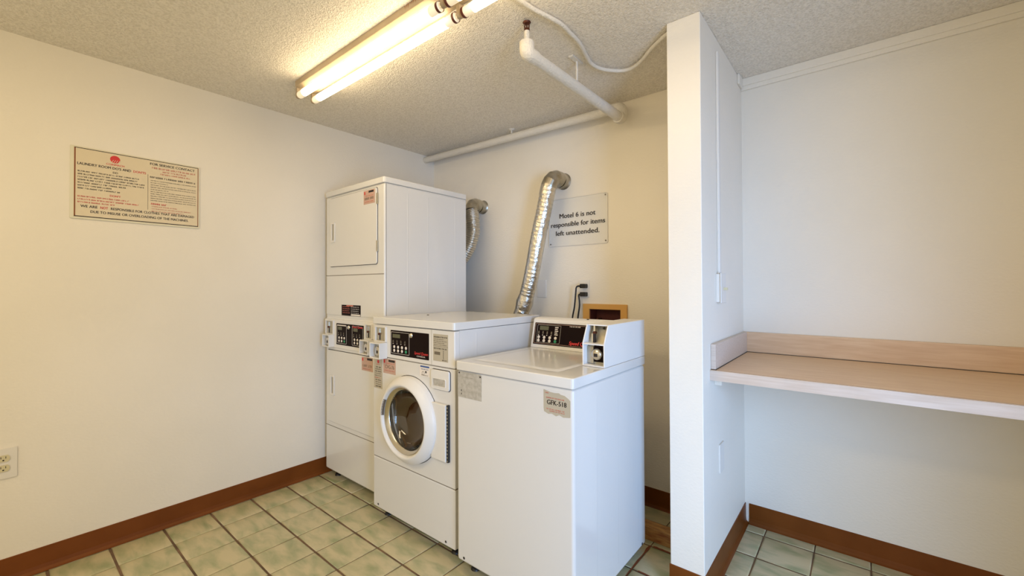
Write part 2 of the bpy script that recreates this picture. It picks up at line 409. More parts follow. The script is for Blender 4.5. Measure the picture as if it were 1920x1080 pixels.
# ------------------------------------------------------------------ shared appliance helpers
def seam_loop(b, fr, u0, u1, v0, v1, r, t=.003, w0=.0, w1=.0006, mt=None):
    o = rr(u0-t/2, u1+t/2, v0-t/2, v1+t/2, r+t/2); i = rr(u0+t/2, u1-t/2, v0+t/2, v1-t/2, max(r-t/2, .001))
    b.ring(o, i, w0, w1, fr, mt or MT['seam'])
def keypad(parent, y, u0, u1, v0, v1, cols, brand=None, sub=None, topline=None):
    """dark membrane control panel with display, buttons, printing; cols = list of outlined (u0,u1) blocks"""
    fr = fr_front(y)
    p = MB().rrect(fr, u0, u1, v0, v1, 0, .002, .003).build('control_panel', MT['black'], parent)
    hh = v1-v0
    for (a, c, ncol) in cols:
        b = MB()
        seam_loop(b, fr, a, c, v0+hh*.07, v1-hh*.07, .003, .0016, .002, .0024, MT['white'])
        ww = (c-a)/(ncol+.6)
        for k in range(ncol):
            uu = a+ww*(k+.3)
            for q in range(3): b.fbox(fr, uu+.003+q*.004, uu+.005+q*.004, v0+hh*(.50+.0*q), v0+hh*(.50+random.uniform(.06, .12)), .002, .0024, MT['inkgrey'])
            b.fbox(fr, uu+.004, uu+.012, v0+hh*.45, v0+hh*.47, .002, .0024, MT['white'])
        b.build('printing', None, p)
    for (a, c, ncol) in cols:
        ww = (c-a)/(ncol+.6)
        MB().rrect(fr, a+ww*.4, a+ww*.4+(c-a)*.42, v0+hh*.70, v0+hh*.85, .002, .003, .002, MT['lcd']).build('display', None, p)
        for k in range(ncol):
            for rw in range(2):
                mtb = MT['green'] if (k == ncol-1 and rw == 0) else MT['white']
                uc = a+ww*(k+.8); vc = v0+hh*(.18+.15*rw)
                f2 = fr_at((uc, y, vc), None)
                MB().lathe([(.0001, .0035), (min(ww*.32, .0075), .0035), (min(ww*.36, .0085), .002)], f2, 14, mtb).build('button', None, p)
    b = MB()
    if brand:
        u, v, s, al = brand
        b.text('Speed Queen', fr, u, v, s, MT['red'], .0024, 1.0, al, .0006, .25)
    if sub: b.text('COMMERCIAL', fr, sub[0], sub[1], sub[2], MT['white'], .0024, 1.1, 'CENTER', .0001)
    if topline: b.scrib(fr, topline[0], topline[1], topline[2], topline[3], MT['white'], .0026)
    if b.v: b.build('lettering', None, p)
    return p
def recess(parent, y, u0, u1, v0, v1, slot=True):
    """shallow metal coin-slot plate framed by white plastic"""
    fr = fr_front(y)
    p = MB().ring(rr(u0-.006, u1+.006, v0-.006, v1+.006, .004), rr(u0, u1, v0, v1, .002), 0, .010, fr).build('coin_slot', MT['enamel2'], parent)
    MB().fbox(fr, u0, u1, v0, v1, 0, .002).build('slot_plate', MT['steel'], p)
    uc = u0+(u1-u0)*.32; b = MB()
    b.fbox(fr, uc-.004, uc+.004, v0+(v1-v0)*.08, v0+(v1-v0)*.9, .002, .006, MT['chrome'])
    b.fbox(fr, uc+.004, uc+.008, v0+(v1-v0)*.05, v0+(v1-v0)*.55, .002, .005, MT['ink'])
    f2 = fr_at((uc+.002, y, v0+(v1-v0)*.5), None); b.lathe([(.0001, .010), (.006, .010), (.007, .002)], f2, 14, MT['brass'])
    b.build('slot_guide', None, p)
def coinbox(parent, y, u0, u1, v0, v1, d):
    """protruding open-fronted coin vault housing with a lock"""
    fr = fr_front(y); t = .006
    p = MB().ring([(u0, v0), (u1, v0), (u1, v1), (u0, v1)], [(u0+t, v0+t), (u1-t, v0+t), (u1-t, v1-t), (u0+t, v1-t)], 0, d, fr).build('coin_box', MT['enamel2'], parent, bevel=.0015)
    MB().fbox(fr, u0+t, u1-t, v0+t, v1-t, 0, d*.35, MT['steel']).build('vault_door', None, p)
    uc = (u0+u1)/2+.006; vc = (v0+v1)/2-.004; f2 = fr_at((uc, y, vc), None); b = MB()
    b.fbox(fr, uc-.008, u1-t-.001, v0+t+.004, v1-t-.004, d*.35, d*.40, MT['black'])
    rl = (v1-v0)*.33
    b.lathe([(.0001, d*.75), (rl*.8, d*.75), (rl, d*.68), (rl, d*.35)], f2, 20, MT['chrome'])
    b.fbox(fr, uc-.004, uc+.009, vc-.011, vc+.005, d*.75, d*.77, MT['ink'])
    b.build('lock', None, p)
    return p
def ribs(b, xx, ys, z0, z1, mt=None):      # soft vertical pressings on a cabinet side that faces +x
    for y in ys:
        b.add([(xx, y-.006, z0), (xx+.0011, y, z0+.01), (xx+.0011, y, z1-.01), (xx, y-.006, z1), (xx, y+.004, z0), (xx, y+.004, z1)],
              [(0, 4, 1), (0, 1, 2, 3), (1, 4, 5, 2), (3, 2, 5)], mt, False)
def feet(parent, x0, x1, y0, y1, z1):
    for x in (x0+.06, x1-.06):
        for y in (y0+.06, y1-.06):
            b = MB(); b.tube([(x, y, 0), (x, y, .012), (x, y, .0121), (x, y, z1)], [.022, .018, .008, .008], 14); b.build('foot', MT['blackrub'], parent)
def sticker(parent, fr, u0, u1, v0, v1, mt, name='sticker', w=.0006):
    return MB().fbox(fr, u0, u1, v0, v1, 0, w).build(name, mt, parent)
def handle_slot(parent, fr, u0, u1, v0, v1, w):
    p = MB().ring(rr(u0, u1, v0, v1, .006), rr(u0+.013, u1-.010, v0+.014, v1-.012, .002), w, w+.006, fr).build('handle', MT['enamel2'], parent, bevel=.001)
    MB().fbox(fr, u0+.013, u1-.010, v0+.014, v1-.012, w, w+.001).build('handle_recess', MT['steel'], p)

# ------------------------------------------------------------------ stacked tumble dryers (one tower)
SX0, SX1, SY0, SY1 = -2.872, -2.176, 1.462, 2.14
dt = thing('stacked_dryer', ((SX0+SX1)/2, (SY0+SY1)/2, 0), 'tall white stacked coin dryer tower standing against the left wall in the corner', 'dryer')
fr = fr_front(SY0)
b = MB(); b.box(SX0, SX1, SY0, SY1, .055, 1.095); ribs(b, SX1, (1.62, 1.80, 1.98), .12, 1.05)
b.build('lower_cabinet', MT['enamel'], dt, bevel=.012, seg=4)
b = MB(); b.box(SX0+.004, SX1-.004, SY0+.006, SY1-.004, 1.093, 1.918, MT['enamel']); b.build('cabinet_core', None, dt)
b = MB(); b.box(SX0, SX1, SY0, SY1, 1.105, 1.917)
b.build('upper_cabinet', MT['enamel'], dt, bevel=.012, seg=4)
b = MB(); ribs(b, SX1, (1.63, 1.79, 2.03), 1.15, 1.88); b.build('side_pressing', MT['enamel'], dt)
b = MB(); b.rrect(lambda u, v, w_: (u, v, w_), SX0-.004, SX1+.004, SY0-.006, SY1+.002, 1.9195, 1.955, .018)
b.build('top_cover', MT['enamel'], dt, bevel=.005, seg=3)
b = MB(); b.fbox(fr, SX0+.002, SX1-.004, 1.3745, 1.3785, 0, .0006); b.build('panel_line', MT['gap'], dt); b = MB()
b.add([(SX1+.0006, SY0+.01, 1.10), (SX1+.0006, SY0+.013, 1.10), (SX1+.0006, SY0+.013, 1.915), (SX1+.0006, SY0+.01, 1.915)], [(0, 1, 2, 3)])
b.build('panel_gap', MT['gap'], dt)
def dryer_door(u0, u1, v0, v1, hv0, hv1, hu):
    d = MB().rrect(fr, u0, u1, v0, v1, 0, .008, .016).build('door', MT['enamel'], dt, bevel=.003)
    b = MB(); seam_loop(b, fr, u0-.001, u1+.001, v0-.001, v1+.001, .017, .004); b.build('door_gap', None, d)
    handle_slot(d, fr, hu, hu+.052, hv0, hv1, .008)
    return d
d1 = dryer_door(-2.815, -2.245, 1.437, 1.900, 1.600, 1.735, -2.785)
b = MB()
for vz in (1.83, 1.545):
    MB().fbox(fr, -2.246, -2.236, vz-.033, vz+.033, .001, .010).build('hinge', MT['steel'], d1)
s = sticker(d1, fr_front(SY0-.008), -2.385, -2.262, 1.808, 1.893, MT['labelpink'])
f8 = fr_front(SY0-.008)
b = MB(); b.fbox(f8, -2.33, -2.275, 1.876, 1.888, .0006, .001, MT['ink']); b.fbox(f8, -2.378, -2.366, 1.868, 1.886, .0006, .001, MT['red'])
b.scrib(f8, -2.365, -2.28, 1.858, .006, MT['redsoft'], .001); b.scrib(f8, -2.372, -2.278, 1.842, .018, MT['inkgrey'], .001)
b.scrib(f8, -2.37, -2.28, 1.822, .006, MT['redsoft'], .001); b.build('lettering', None, s)
d2 = dryer_door(-2.845, -2.200, .390, .872, .570, .705, -2.790)
s = sticker(d2, f8, -2.405, -2.282, .783, .866, MT['labelpink'])
b = MB(); b.fbox(f8, -2.345, -2.29, .850, .862, .0006, .001, MT['ink']); b.fbox(f8, -2.40, -2.388, .842, .860, .0006, .001, MT['red'])
b.scrib(f8, -2.392, -2.295, .815, .018, MT['inkgrey'], .001); b.scrib(f8, -2.39, -2.30, .795, .006, MT['redsoft'], .001); b.build('lettering', None, s)
b = MB(); b.fbox(fr, SX0+.002, SX1-.004, .356, .3595, 0, .0006)
b.build('kick_panel_gap', MT['inkgrey'], dt)
# control console between the dryers
fp = SY0-.008
c = MB().rrect(fr, SX0+.004, SX1-.004, .893, 1.082, 0, .008, .006).build('control_console', MT['enamel2'], dt, bevel=.003)
recess(c, fp, -2.842, -2.748, .985, 1.070); recess(c, fp, -2.352, -2.288, .985, 1.066)
coinbox(c, fp, -2.838, -2.745, .898, .980, .038); coinbox(c, fp, -2.362, -2.268, .890, .978, .045)
p = keypad(c, fp, -2.712, -2.384, .918, 1.058, [(-2.703, -2.585, 3), (-2.515, -2.392, 3)])
f9 = fr_front(fp)
b = MB(); b.text('Speed Queen', f9, -2.452, 1.045, .022, MT['red'], .0026, 1.0, 'CENTER', .0006, .25)
b.fbox(f9, -2.70, -2.59, 1.043, 1.050, .002, .0026, MT['white']); b.build('lettering', None, p)
b = MB(); b.lathe([(.0001, .009), (.010, .009), (.013, .002)], fr_at((-2.556, fp, 1.038), None), 16); b.build('service_lock', MT['chrome'], p)
s = sticker(dt, fr, -2.662, -2.432, 1.112, 1.182, MT['black'], 'warning_plate')
b = MB()
for k in range(4):
    b.scrib(fr, -2.648, -2.56, 1.170-k*.013, .006, MT['redsoft'], .001); b.scrib(fr, -2.545, -2.45, 1.170-k*.013, .006, MT['white'], .001)
b.fbox(fr, -2.60, -2.52, 1.174, 1.181, .0006, .0011, MT['redsoft']); b.fbox(fr, -2.545, -2.437, 1.114, 1.124, .0006, .0011, MT['white']); b.build('lettering', None, s)
feet(dt, SX0, SX1, SY0, SY1, .06)

# ------------------------------------------------------------------ front-loading washer
FX_0, FX_1, FYf, FYb = -2.166, -1.488, 1.384, 2.066
fl_ = thing('front_load_washer', ((FX_0+FX_1)/2, (FYf+FYb)/2, 0), 'white front-loading coin washer with round glass door, between the dryer tower and top-loader', 'washing machine')
fr = fr_front(FYf)
DC = (-1.822, .610)
# front panel with a round opening, other sides as shell
b = MB(); b.box(FX_0, FX_1, FYf+.03, FYb, .055, 1.088); b.build('cabinet', MT['enamel'], fl_, bevel=.012, seg=4)
n = 48; RH = .178
ang = [2*math.pi*i/n for i in range(n)]
def sqpt(a, u0, u1, v0, v1):
    c_, s_ = math.cos(a), math.sin(a); t = 1e9
    if c_ > 1e-9: t = min(t, (u1-DC[0])/c_)
    if c_ < -1e-9: t = min(t, (u0-DC[0])/c_)
    if s_ > 1e-9: t = min(t, (v1-DC[1])/s_)
    if s_ < -1e-9: t = min(t, (v0-DC[1])/s_)
    return (DC[0]+c_*t, DC[1]+s_*t)
ang = sorted(ang+[math.atan2(v-DC[1], u-DC[0]) % (2*math.pi) for u in (FX_0, FX_1) for v in (.341, .905)])
b = MB(); b.ring([sqpt(a, FX_0, FX_1, .341, .905) for a in ang], [(DC[0]+RH*math.cos(a), DC[1]+RH*math.sin(a)) for a in ang], -.032, 0, fr)
b.build('front_panel', MT['enamel'], fl_, bevel=.004, fillets=60)
b = MB(); b.fbox(fr, FX_0, FX_1, .055, .337, -.032, 0); b.build('kick_panel', MT['enamel'], fl_, bevel=.006, seg=3)
b = MB(); b.fbox(fr, FX_0+.002, FX_1-.002, .05+.27, .36, -.03, -.004, MT['gap'])
b.build('panel_gap', None, fl_)
b = MB(); b.fbox(fr, FX_0+.002, FX_1-.002, .90, .914, -.03, -.004, MT['gap']); b.build('console_gap', None, fl_)
c = MB().fbox(fr, FX_0, FX_1, .908, 1.086, -.032, .002).build('control_console', MT['enamel2'], fl_, bevel=.006, seg=3)
b = MB(); b.rrect(lambda u, v, w_: (u, v, w_), FX_0-.003, FX_1+.003, FYf-.008, FYb+.006, 1.090, 1.128, .014)
tp = b.build('top_cover', MT['enamel'], fl_, bevel=.0035, seg=3)
b = MB(); b.lathe([(.0001, 0.003), (.006, .003), (.007, 0)], lambda u, v, w_: (-2.02+u, 1.66+v, 1.128+w_), 12); b.build('screw', MT['seam'], tp)
y = FYf-.002; f2 = fr_front(y)
recess(c, y, -2.131, -2.040, .997, 1.072)
coinbox(c, y, -2.128, -2.030, .903, .990, .050)
p = keypad(c, y, -1.996, -1.674, .930, 1.063, [(-1.990, -1.832, 4)], (-1.735, .957, .020, 'CENTER'), (-1.735, .942, .010))
b = MB(); b.lathe([(.0001, .009), (.010, .009), (.013, .002)], fr_at((-1.817, y, 1.044), None), 16); b.build('service_lock', MT['chrome'], p)
s = sticker(c, f2, -1.641, -1.533, .934, 1.066, MT['label'], 'instruction_plate')
b = MB(); b.scrib(f2, -1.636, -1.538, 1.052, .008, MT['ink'], .001)
for k in range(4): b.scrib(f2, -1.636, -1.56+.02*(k % 2), 1.041-k*.009, .004, MT['inkgrey'], .001)
b.fbox(f2, -1.640, -1.534, 1.006, 1.007, .0006, .001, MT['inkgrey']); b.scrib(f2, -1.636, -1.538, .996, .008, MT['ink'], .001)
b.fbox(f2, -1.632, -1.59, .965, .980, .0006, .0009, MT['inkgrey'])
for k in range(7): b.lathe([(.0001, .001), (.0022, .001)], fr_at((-1.566, y, .985-k*.006), None), 8, MT['ink'])
b.scrib(f2, -1.575, -1.54, .941, .006, MT['ink'], .001); b.build('lettering', None, s)
b = MB(); b.fbox(f2, -1.655, -1.654, .912, 1.084, 0, .0006); b.build('console_seam', MT['inkgrey'], c)
# door
fd = fr_at((DC[0], FYf, DC[1]), None)
d = MB().lathe([(.223, .001), (.223, .026), (.219, .033), (.190, .060), (.183, .062), (.177, .058), (.173, .046), (.170, .020)], fd, 72).build('door', MT['enamel2'], fl_)
b = MB(); b.lathe([(.226, .0006), (.223, .0012), (.221, .0006)], fd, 72); b.build('door_gap', MT['seam'], d)
b = MB(); b.lathe([(.1725, .044), (.167, .047), (.162, .034), (.157, .037), (.153, .022)], fd, 64, MT['chrome']); b.lathe([(.168, .034), (.166, .0), (.178, -.02)], fd, 64, MT['gasket']); b.build('door_trim', None, d)
b = MB(); b.lathe([(.0001, -.045), (.07, -.043), (.11, -.034), (.138, -.012), (.149, .020), (.153, .026), (.146, .024), (.130, -.008), (.105, -.028), (.07, -.037), (.0001, -.039)], fd, 64); b.build('door_glass', MT['doorglass'], d)
b = MB(); b.fbox(fr, -1.640, -1.534, .462, .733, .001, .020); b.build('hinge_block', MT['enamel2'], d, bevel=.004)
b = MB()
b.fbox(fr, -1.532, -1.522, .462, .733, .001, .014, MT['seam'])
for k in range(16): b.fbox(fr, -1.5305, -1.5235, .466+k*.0168, .473+k*.0168, .002, .015, MT['steel'])
b.build('hinge', None, d)
b = MB(); a0 = [math.radians(a) for a in range(150, 181, 3)]
b.add([fd(r_*math.cos(a), r_*math.sin(a), w_) for r_, w_ in ((.180, .0605), (.168, .050)) for a in a0], [(i, i+1, 11+i+1, 11+i) for i in range(10)], None, True)
b.build('door_latch', MT['gasket'], d)
# drum behind the glass
b = MB(); dr = fr_at((DC[0], FYf, DC[1]), None)
b.lathe([(.190, -.02), (.178, -.026), (.170, -.028)], dr, 48, MT['gasket'])
b.lathe([(.176, -.0285), (.1765, -.0288)], dr, 48, MT['gasket'])
b.build('door_gasket', None, fl_)
# cut a real opening in the cabinet for the drum
cab = [o for o in fl_.children if o.name.startswith('cabinet')][0]
me = bpy.data.meshes.new('cabinet'); b = MB()
off = fl_.location
b2 = MB(); b2.box(FX_0, FX_0+.01, FYf+.03, FYb, .055, 1.088); b2.box(FX_1-.01, FX_1, FYf+.03, FYb, .055, 1.088); b2.box(FX_0+.01, FX_1-.01, FYb-.01, FYb, .055, 1.088)
b2.box(FX_0+.01, FX_1-.01, FYf+.03, FYb-.01, .055, .065); b2.box(FX_0+.01, FX_1-.01, FYf+.03, FYb-.01, 1.07, 1.088)
ribs(b2, FX_1, (1.53,), .60, 1.07)
bpy.data.objects.remove(cab); cab = b2.build('cabinet', MT['enamel'], fl_)
b = MB(); b.lathe([(.168, -.035), (.20, -.04), (.255, -.06), (.262, -.09), (.262, -.40), (.25, -.43), (.10, -.44), (.08, -.40), (.0001, -.40)], dr, 48)
for a in (20, 140, 260):
    a = R(a); u, v = math.cos(a), math.sin(a); tx, ty = -v, u
    P = [(u*.262-tx*.03, v*.262-ty*.03), (u*.20, v*.20), (u*.262+tx*.03, v*.262+ty*.03)]
    b.add([dr(p_[0], p_[1], w_) for w_ in (-.09, -.40) for p_ in P], [(0, 1, 4, 3), (1, 2, 5, 4)], None)
b.build('drum', MT['drum'], fl_)
# detergent drawer, stickers
dd = MB().rrect(fr, -1.652, -1.519, .797, .892, 0, .010, .012).build('detergent_drawer', MT['enamel2'], fl_, bevel=.003)
b = MB(); seam_loop(b, fr, -1.653, -1.518, .796, .893, .013, .004); b.build('drawer_gap', None, dd)
b = MB(); P0 = rr(-1.634, -1.545, .815, .850, .004, 3); P1 = rr(-1.628, -1.551, .821, .846, .003, 3); nn = len(P0)
b.add([fr(u, v, .0104) for u, v in P0]+[fr(u, v, .0101+.0 if v < .833 else .0102) for u, v in P1], [(i, (i+1) % nn, nn+(i+1) % nn, nn+i) for i in range(nn)]+[list(range(nn, 2*nn))], MT['labelgrey'])
b.ring(rr(-1.637, -1.542, .812, .853, .005, 3), P0, .0095, .0125, fr, MT['enamel2']); b.build('drawer_grip', None, dd)
s = sticker(fl_, fr, -1.750, -1.668, .845, .900, MT['white'])
b = MB(); b.fbox(fr, -1.744, -1.674, .890, .898, .0006, .001, MT['blue']); b.scrib(fr, -1.738, -1.68, .881, .006, MT['blue'], .001)
b.lathe([(.0001, .001), (.006, .001)], fr_at((-1.700, FYf, .868), None), 10, MT['ink']); b.lathe([(.008, .001), (.010, .001)], fr_at((-1.722, FYf, .860), None), 12, MT['inkgrey'])
b.scrib(fr, -1.735, -1.685, .851, .005, MT['inkgrey'], .001); b.build('lettering', None, s)
s = sticker(fl_, fr, -2.070, -1.955, .820, .900, MT['labelpink'])
b = MB(); b.fbox(fr, -2.02, -1.962, .885, .897, .0006, .001, MT['ink']); b.fbox(fr, -2.066, -2.052, .876, .895, .0006, .001, MT['red'])
b.scrib(fr, -2.04, -1.965, .876, .006, MT['redsoft'], .001); b.text('CVG-76', fr, -2.010, .856, .028, MT['inkgrey'], .001, .9, 'CENTER', .0004); b.scrib(fr, -2.055, -1.965, .836, .006, MT['redsoft'], .001); b.build('lettering', None, s)
s = sticker(fl_, fr, -2.160, -2.079, .726, .895, MT['label'], 'instruction_tag', .001)
b = MB(); b.lathe([(.0001, .0014), (.010, .0014)], fr_at((-2.118, FYf, .876), None), 14, MT['red']); b.scrib(fr, -2.135, -2.10, .860, .006, MT['red'], .0014)
for k, (hh, mt_) in enumerate([(.010, 'ink'), (.007, 'ink'), (.007, 'ink'), (.005, 'inkgrey'), (.005, 'inkgrey'), (.007, 'redsoft'), (.007, 'ink'), (.004, 'inkgrey'), (.004, 'inkgrey'), (.007, 'ink')]):
    b.scrib(fr, -2.150+random.uniform(0, .01), -2.088, .845-k*.012, hh, MT[mt_], .0014)
b.build('lettering', None, s)
b = MB()
for u in (-2.118, -1.553):
    MB().lathe([(.0001, .0015), (.006, .0015)], fr_at((u, FYf, .075), None), 10).build('screw', MT['seam'], fl_)
feet(fl_, FX_0, FX_1, FYf, FYb, .06)

# ------------------------------------------------------------------ top-loading washer
TX0, TX1, TY0, TY1 = -1.446, -.823, 1.356, 2.02
tl = thing('top_load_washer', ((TX0+TX1)/2, (TY0+TY1)/2, 0), 'white top-loading coin washer with rear console, nearest the divider wall', 'washing machine')
fr = fr_front(TY0)
b = MB(); b.box(TX0, TX1, TY0, TY1, .050, .915); ribs(b, TX1, (1.53, 1.72, 1.93), .10, .86)
b.build('cabinet', MT['enamel'], tl, bevel=.014, seg=4)
# top deck with a scooped lid
b = MB(); b.rrect(lambda u, v, w_: (u, v, w_), TX0-.003, TX1+.003, TY0-.006, TY1+.004, .9165, .958, .014)
tp = b.build('top_cover', MT['enamel'], tl, bevel=.005, seg=3)
b = MB(); nu, nv = 30, 24; lx0, lx1, ly0, ly1 = TX0+.045, -.93, TY0+.06, 1.90
vs = []
for j in range(nv+1):
    for i in range(nu+1):
        u = lx0+(lx1-lx0)*i/nu; v = ly0+(ly1-ly0)*j/nv
        e_ = min(i, nu-i, j, nv-j); z = .9618
        dx = (u+1.13)/.17; dy = (v-1.90)/.26; q = dx*dx+dy*dy
        z += -.0018*max(0, 1-q)
        if e_ == 0: z = .9586
        vs.append((u, v, z))
b.add(vs, [(j*(nu+1)+i, j*(nu+1)+i+1, (j+1)*(nu+1)+i+1, (j+1)*(nu+1)+i) for j in range(nv) for i in range(nu)], None, True)
b.build('lid', MT['enamel'], tp)
# console
cy0, cy1 = 1.918, 1.952
b = MB(); pts = [(cy0, .958), (cy1, 1.112), (cy1+.012, 1.120), (TY1-.004, 1.124), (TY1-.004, .958)]
vs = [(TX0+.002, y_, z_) for y_, z_ in pts]+[(-.925, y_, z_) for y_, z_ in pts]; k = len(pts)
b.add(vs, [(i, i+k, (i+1) % k+k, (i+1) % k) for i in range(k)]+[tuple(range(k)), tuple(range(2*k-1, k-1, -1))])
con = b.build('control_console', MT['enamel2'], tl, bevel=.004)
sl = Vector((0, cy1-cy0, 1.112-.958)).normalized(); nn_ = Vector((0, -sl.z, sl.y)); org = Vector((0, cy0, .958))
def frc(u, v, w_): return tuple(org+Vector((u, 0, 0))+sl*v+nn_*w_)
pan = MB().poly(rr(-1.428, -.935, .020, .140, .003), 0, .002, frc).build('control_panel', MT['black'], con)
b = MB()
seam_loop(b, frc, -1.422, -.940, .026, .134, .003, .0014, .002, .0024, MT['labelpink']); seam_loop(b, frc, -1.408, -1.255, .032, .128, .003, .0014, .002, .0024, MT['labelgrey'])
for k in range(4):
    b.fbox(frc, -1.400+k*.028, -1.392+k*.028, .078, .094, .002, .0024, MT['inkgrey']); b.fbox(frc, -1.400+k*.028, -1.394+k*.028, .070, .074, .002, .0024, MT['white'])
for k in range(5): b.fbox(frc, -1.292, -1.270-.004*(k % 2), .076+k*.010, .081+k*.010, .002, .0024, MT['white'])
b.build('printing', None, pan)
MB().rrect(frc, -1.392, -1.333, .100, .122, .002, .003, .002, MT['lcd']).build('display', None, pan)
for k in range(4):
    for rw in range(2):
        uc = -1.394+k*.037; vc = .042+rw*.018
        g = (lambda uc, vc: (lambda u, v, w_: frc(uc+u, vc+v, w_)))(uc, vc)
        MB().lathe([(.0001, .0035), (.0080, .0035), (.0088, .002)], g, 14, MT['green'] if (k == 3 and rw == 0) else MT['white']).build('button', None, pan)
b = MB(); b.textfit('Speed Queen', frc, -1.195, -1.060, .040, .026, MT['red'], .0026, .0014, .2)
b.scrib(frc, -1.20, -1.13, .128, .007, MT['white'], .0026); b.scrib(frc, -1.105, -1.03, .128, .007, MT['white'], .0026); b.build('lettering', None, pan)
b = MB(); b.lathe([(.0001, .004), (.006, .004), (.007, 0)], lambda u, v, w_: (-1.115+u, 1.985+v, 1.121+w_), 12); b.build('screw', MT['seam'], con)
# coin meter case standing forward of the console
cx0, cx1 = -.927, -.822; yb0, zb, zt = 1.60, 1.056, 1.134; yt = 1.638
t = .006
b = MB()
prof = [(yb0, .959), (yb0, zb), (yt, zt), (TY1-.002, zt), (TY1-.002, .959)]
for (xa, xb) in ((cx0, cx0+t), (cx1-t, cx1)):
    vs = [(xa, y_, z_) for y_, z_ in prof]+[(xb, y_, z_) for y_, z_ in prof]; k = 5
    b.add(vs, [(i, i+k, (i+1) % k+k, (i+1) % k) for i in range(k)]+[tuple(range(k)), tuple(range(2*k-1, k-1, -1))])
b.box(cx0+t, cx1-t, yt+.002, TY1-.002, zt-t, zt); b.box(cx0+t, cx1-t, yb0, yb0+.06, .959, .959+t); b.box(cx0+t, cx1-t, yb0+.001, yb0+.07, zb-t, zb)
b.box(cx0+t, cx1-t, TY1-.01, TY1-.002, .959, zt-t)
cb = b.build('coin_meter_case', MT['enamel2'], con, bevel=.0015)
b = MB()
vs = [(x_, y_, z_) for x_ in (cx0+t, cx1-t) for y_, z_ in ((yb0+.045, zb), (yt+.045, zt-t), (yt+.05, zt-t), (yb0+.05, zb))]
b.add(vs, [(0, 1, 5, 4), (1, 2, 6, 5), (2, 3, 7, 6), (0, 4, 7, 3), (0, 3, 2, 1), (4, 5, 6, 7)], MT['steel'])
b.box(cx0+t, cx1-t, yb0+.04, yb0+.045, .965, zb-t, MT['steel'])
b.build('slot_plate', None, con)
b = MB(); yy = yb0+.05; b.box(-.895, -.887, yy-.008, yy+.02, 1.085, zt-t, MT['chrome']); b.box(-.893, -.885, yb0+.032, yb0+.045, zb, 1.095, MT['ink']); b.box(-.899, -.893, yb0+.032, yb0+.045, zb, 1.095, MT['chrome'])
b.tube([(-.889, yb0+.05, 1.098), (-.889, yb0+.035, 1.098)], .007, 12, MT['brass']); b.tube([(-.862, yb0+.09, 1.118), (-.862, yb0+.07, 1.116)], .004, 10, MT['ink'])
b.build('slot_guide', None, con)
b = MB(); b.box(-.888, cx1-t, yb0+.034, yb0+.04, .975, 1.046, MT['black']); f3 = fr_at((-.868, yb0+.04, 1.010), None)
b.lathe([(.0001, .030), (.019, .030), (.024, .024), (.024, .0)], f3, 24, MT['chrome']); b.fbox(fr_front(yb0+.04), -.877, -.860, 1.000, 1.014, .030, .031, MT['ink']); b.box(-.921, -.89, yb0+.03, yb0+.04, .968, 1.04, MT['galv'])
b.build('lock', None, con)
s = MB().poly([(-1.438, .795), (-1.2885, .795), (-1.2875, .905), (-1.295, .911), (-1.438, .911)], 0, .0006, fr).build('sticker', MT['labelgrey'], tl)
s['label'] = 'worn blank grey sticker'
b = MB(); b.fbox(fr, -1.432, -1.424, .902, .908, .0006, .001, MT['ink']); b.fbox(fr, -1.417, -1.413, .822, .830, .0006, .001, MT['ink']); b.fbox(fr, -1.416, -1.412, .808, .815, .0006, .001, MT['ink'])
b.scrib(fr, -1.41, -1.34, .888, .006, MT['label'], .001); b.fbox(fr, -1.30, -1.293, .897, .904, .0006, .001, MT['ink']); b.build('lettering', None, s)
P = [(-.955, .815), (-.935, .808), (-.92, .812), (-.90, .805), (-.885, .812), (-.868, .806), (-.840, .810), (-.8365, .812), (-.8365, .872), (-.846, .880), (-.862, .888), (-.880, .890), (-.886, .894), (-.905, .892), (-.925, .893), (-.957, .900), (-.957, .828)]
s = MB().poly(P, 0, .0006, fr).build('sticker', MT['label'], tl); s['label'] = 'torn tag sticker printed GFK-518'
b = MB(); b.text('GFK-518', fr, -.898, .853, .0255, MT['ink'], .001, .95, 'CENTER', .0009)
b.scrib(fr, -.945, -.86, .871, .006, MT['redsoft'], .001); b.scrib(fr, -.950, -.93, .889, .006, MT['redsoft'], .001); b.scrib(fr, -.945, -.86, .828, .006, MT['redsoft'], .001); b.scrib(fr, -.93, -.86, .821, .005, MT['redsoft'], .001); b.build('lettering', None, s)
b = MB()
for (x_, y_, z_) in ((TX1, 1.62, .066), (TX1, 1.975, .066)): MB().tube([(x_-.002, y_, z_), (x_+.0012, y_, z_)], .006, 10).build('screw', MT['seam'], tl)
MB().tube([(-1.40, TY0+.002, .072), (-1.40, TY0-.0012, .072)], .006, 10).build('screw', MT['seam'], tl)
feet(tl, TX0, TX1, TY0, TY1, .06)

# ------------------------------------------------------------------ exhaust ducts
def duct(name, wall, path, r, rib, label, foil_mat, collar):
    o = thing(name, wall, label, 'duct')
    w_ = Vector(wall)
    fw = lambda u, v, ww: (w_.x+u, YB-ww, w_.z+v)
    b = MB(); b.lathe([(collar+.004, .001), (collar+.004, .004), (collar, .005), (collar, .055)], fw, 32, MT['galv']); b.build('wall_collar', None, o)
    el = bendpath([(w_.x, YB-.053, w_.z), (w_.x-.008, YB-.130, w_.z+.018), Vector(path[0])], .07, 4)
    b = MB(); b.tube(el, collar+.002, 28, smooth=False, cap=False); b.build('elbow', MT['galv'], o)
    pts = catmull(path, 40); b = MB()
    rs = []; d = 0
    for i, p in enumerate(pts):
        if i: d += (pts[i]-pts[i-1]).length
        rs.append(r+(rib[1]*max(0, math.sin(2*math.pi*d/rib[0]))**3 if rib[2] else rib[1]*math.sin(2*math.pi*d/rib[0]))+random.uniform(-1, 1)*rib[3])
    b.tube(pts, rs, 28); b.build('flexible_hose', foil_mat, o)
    return o
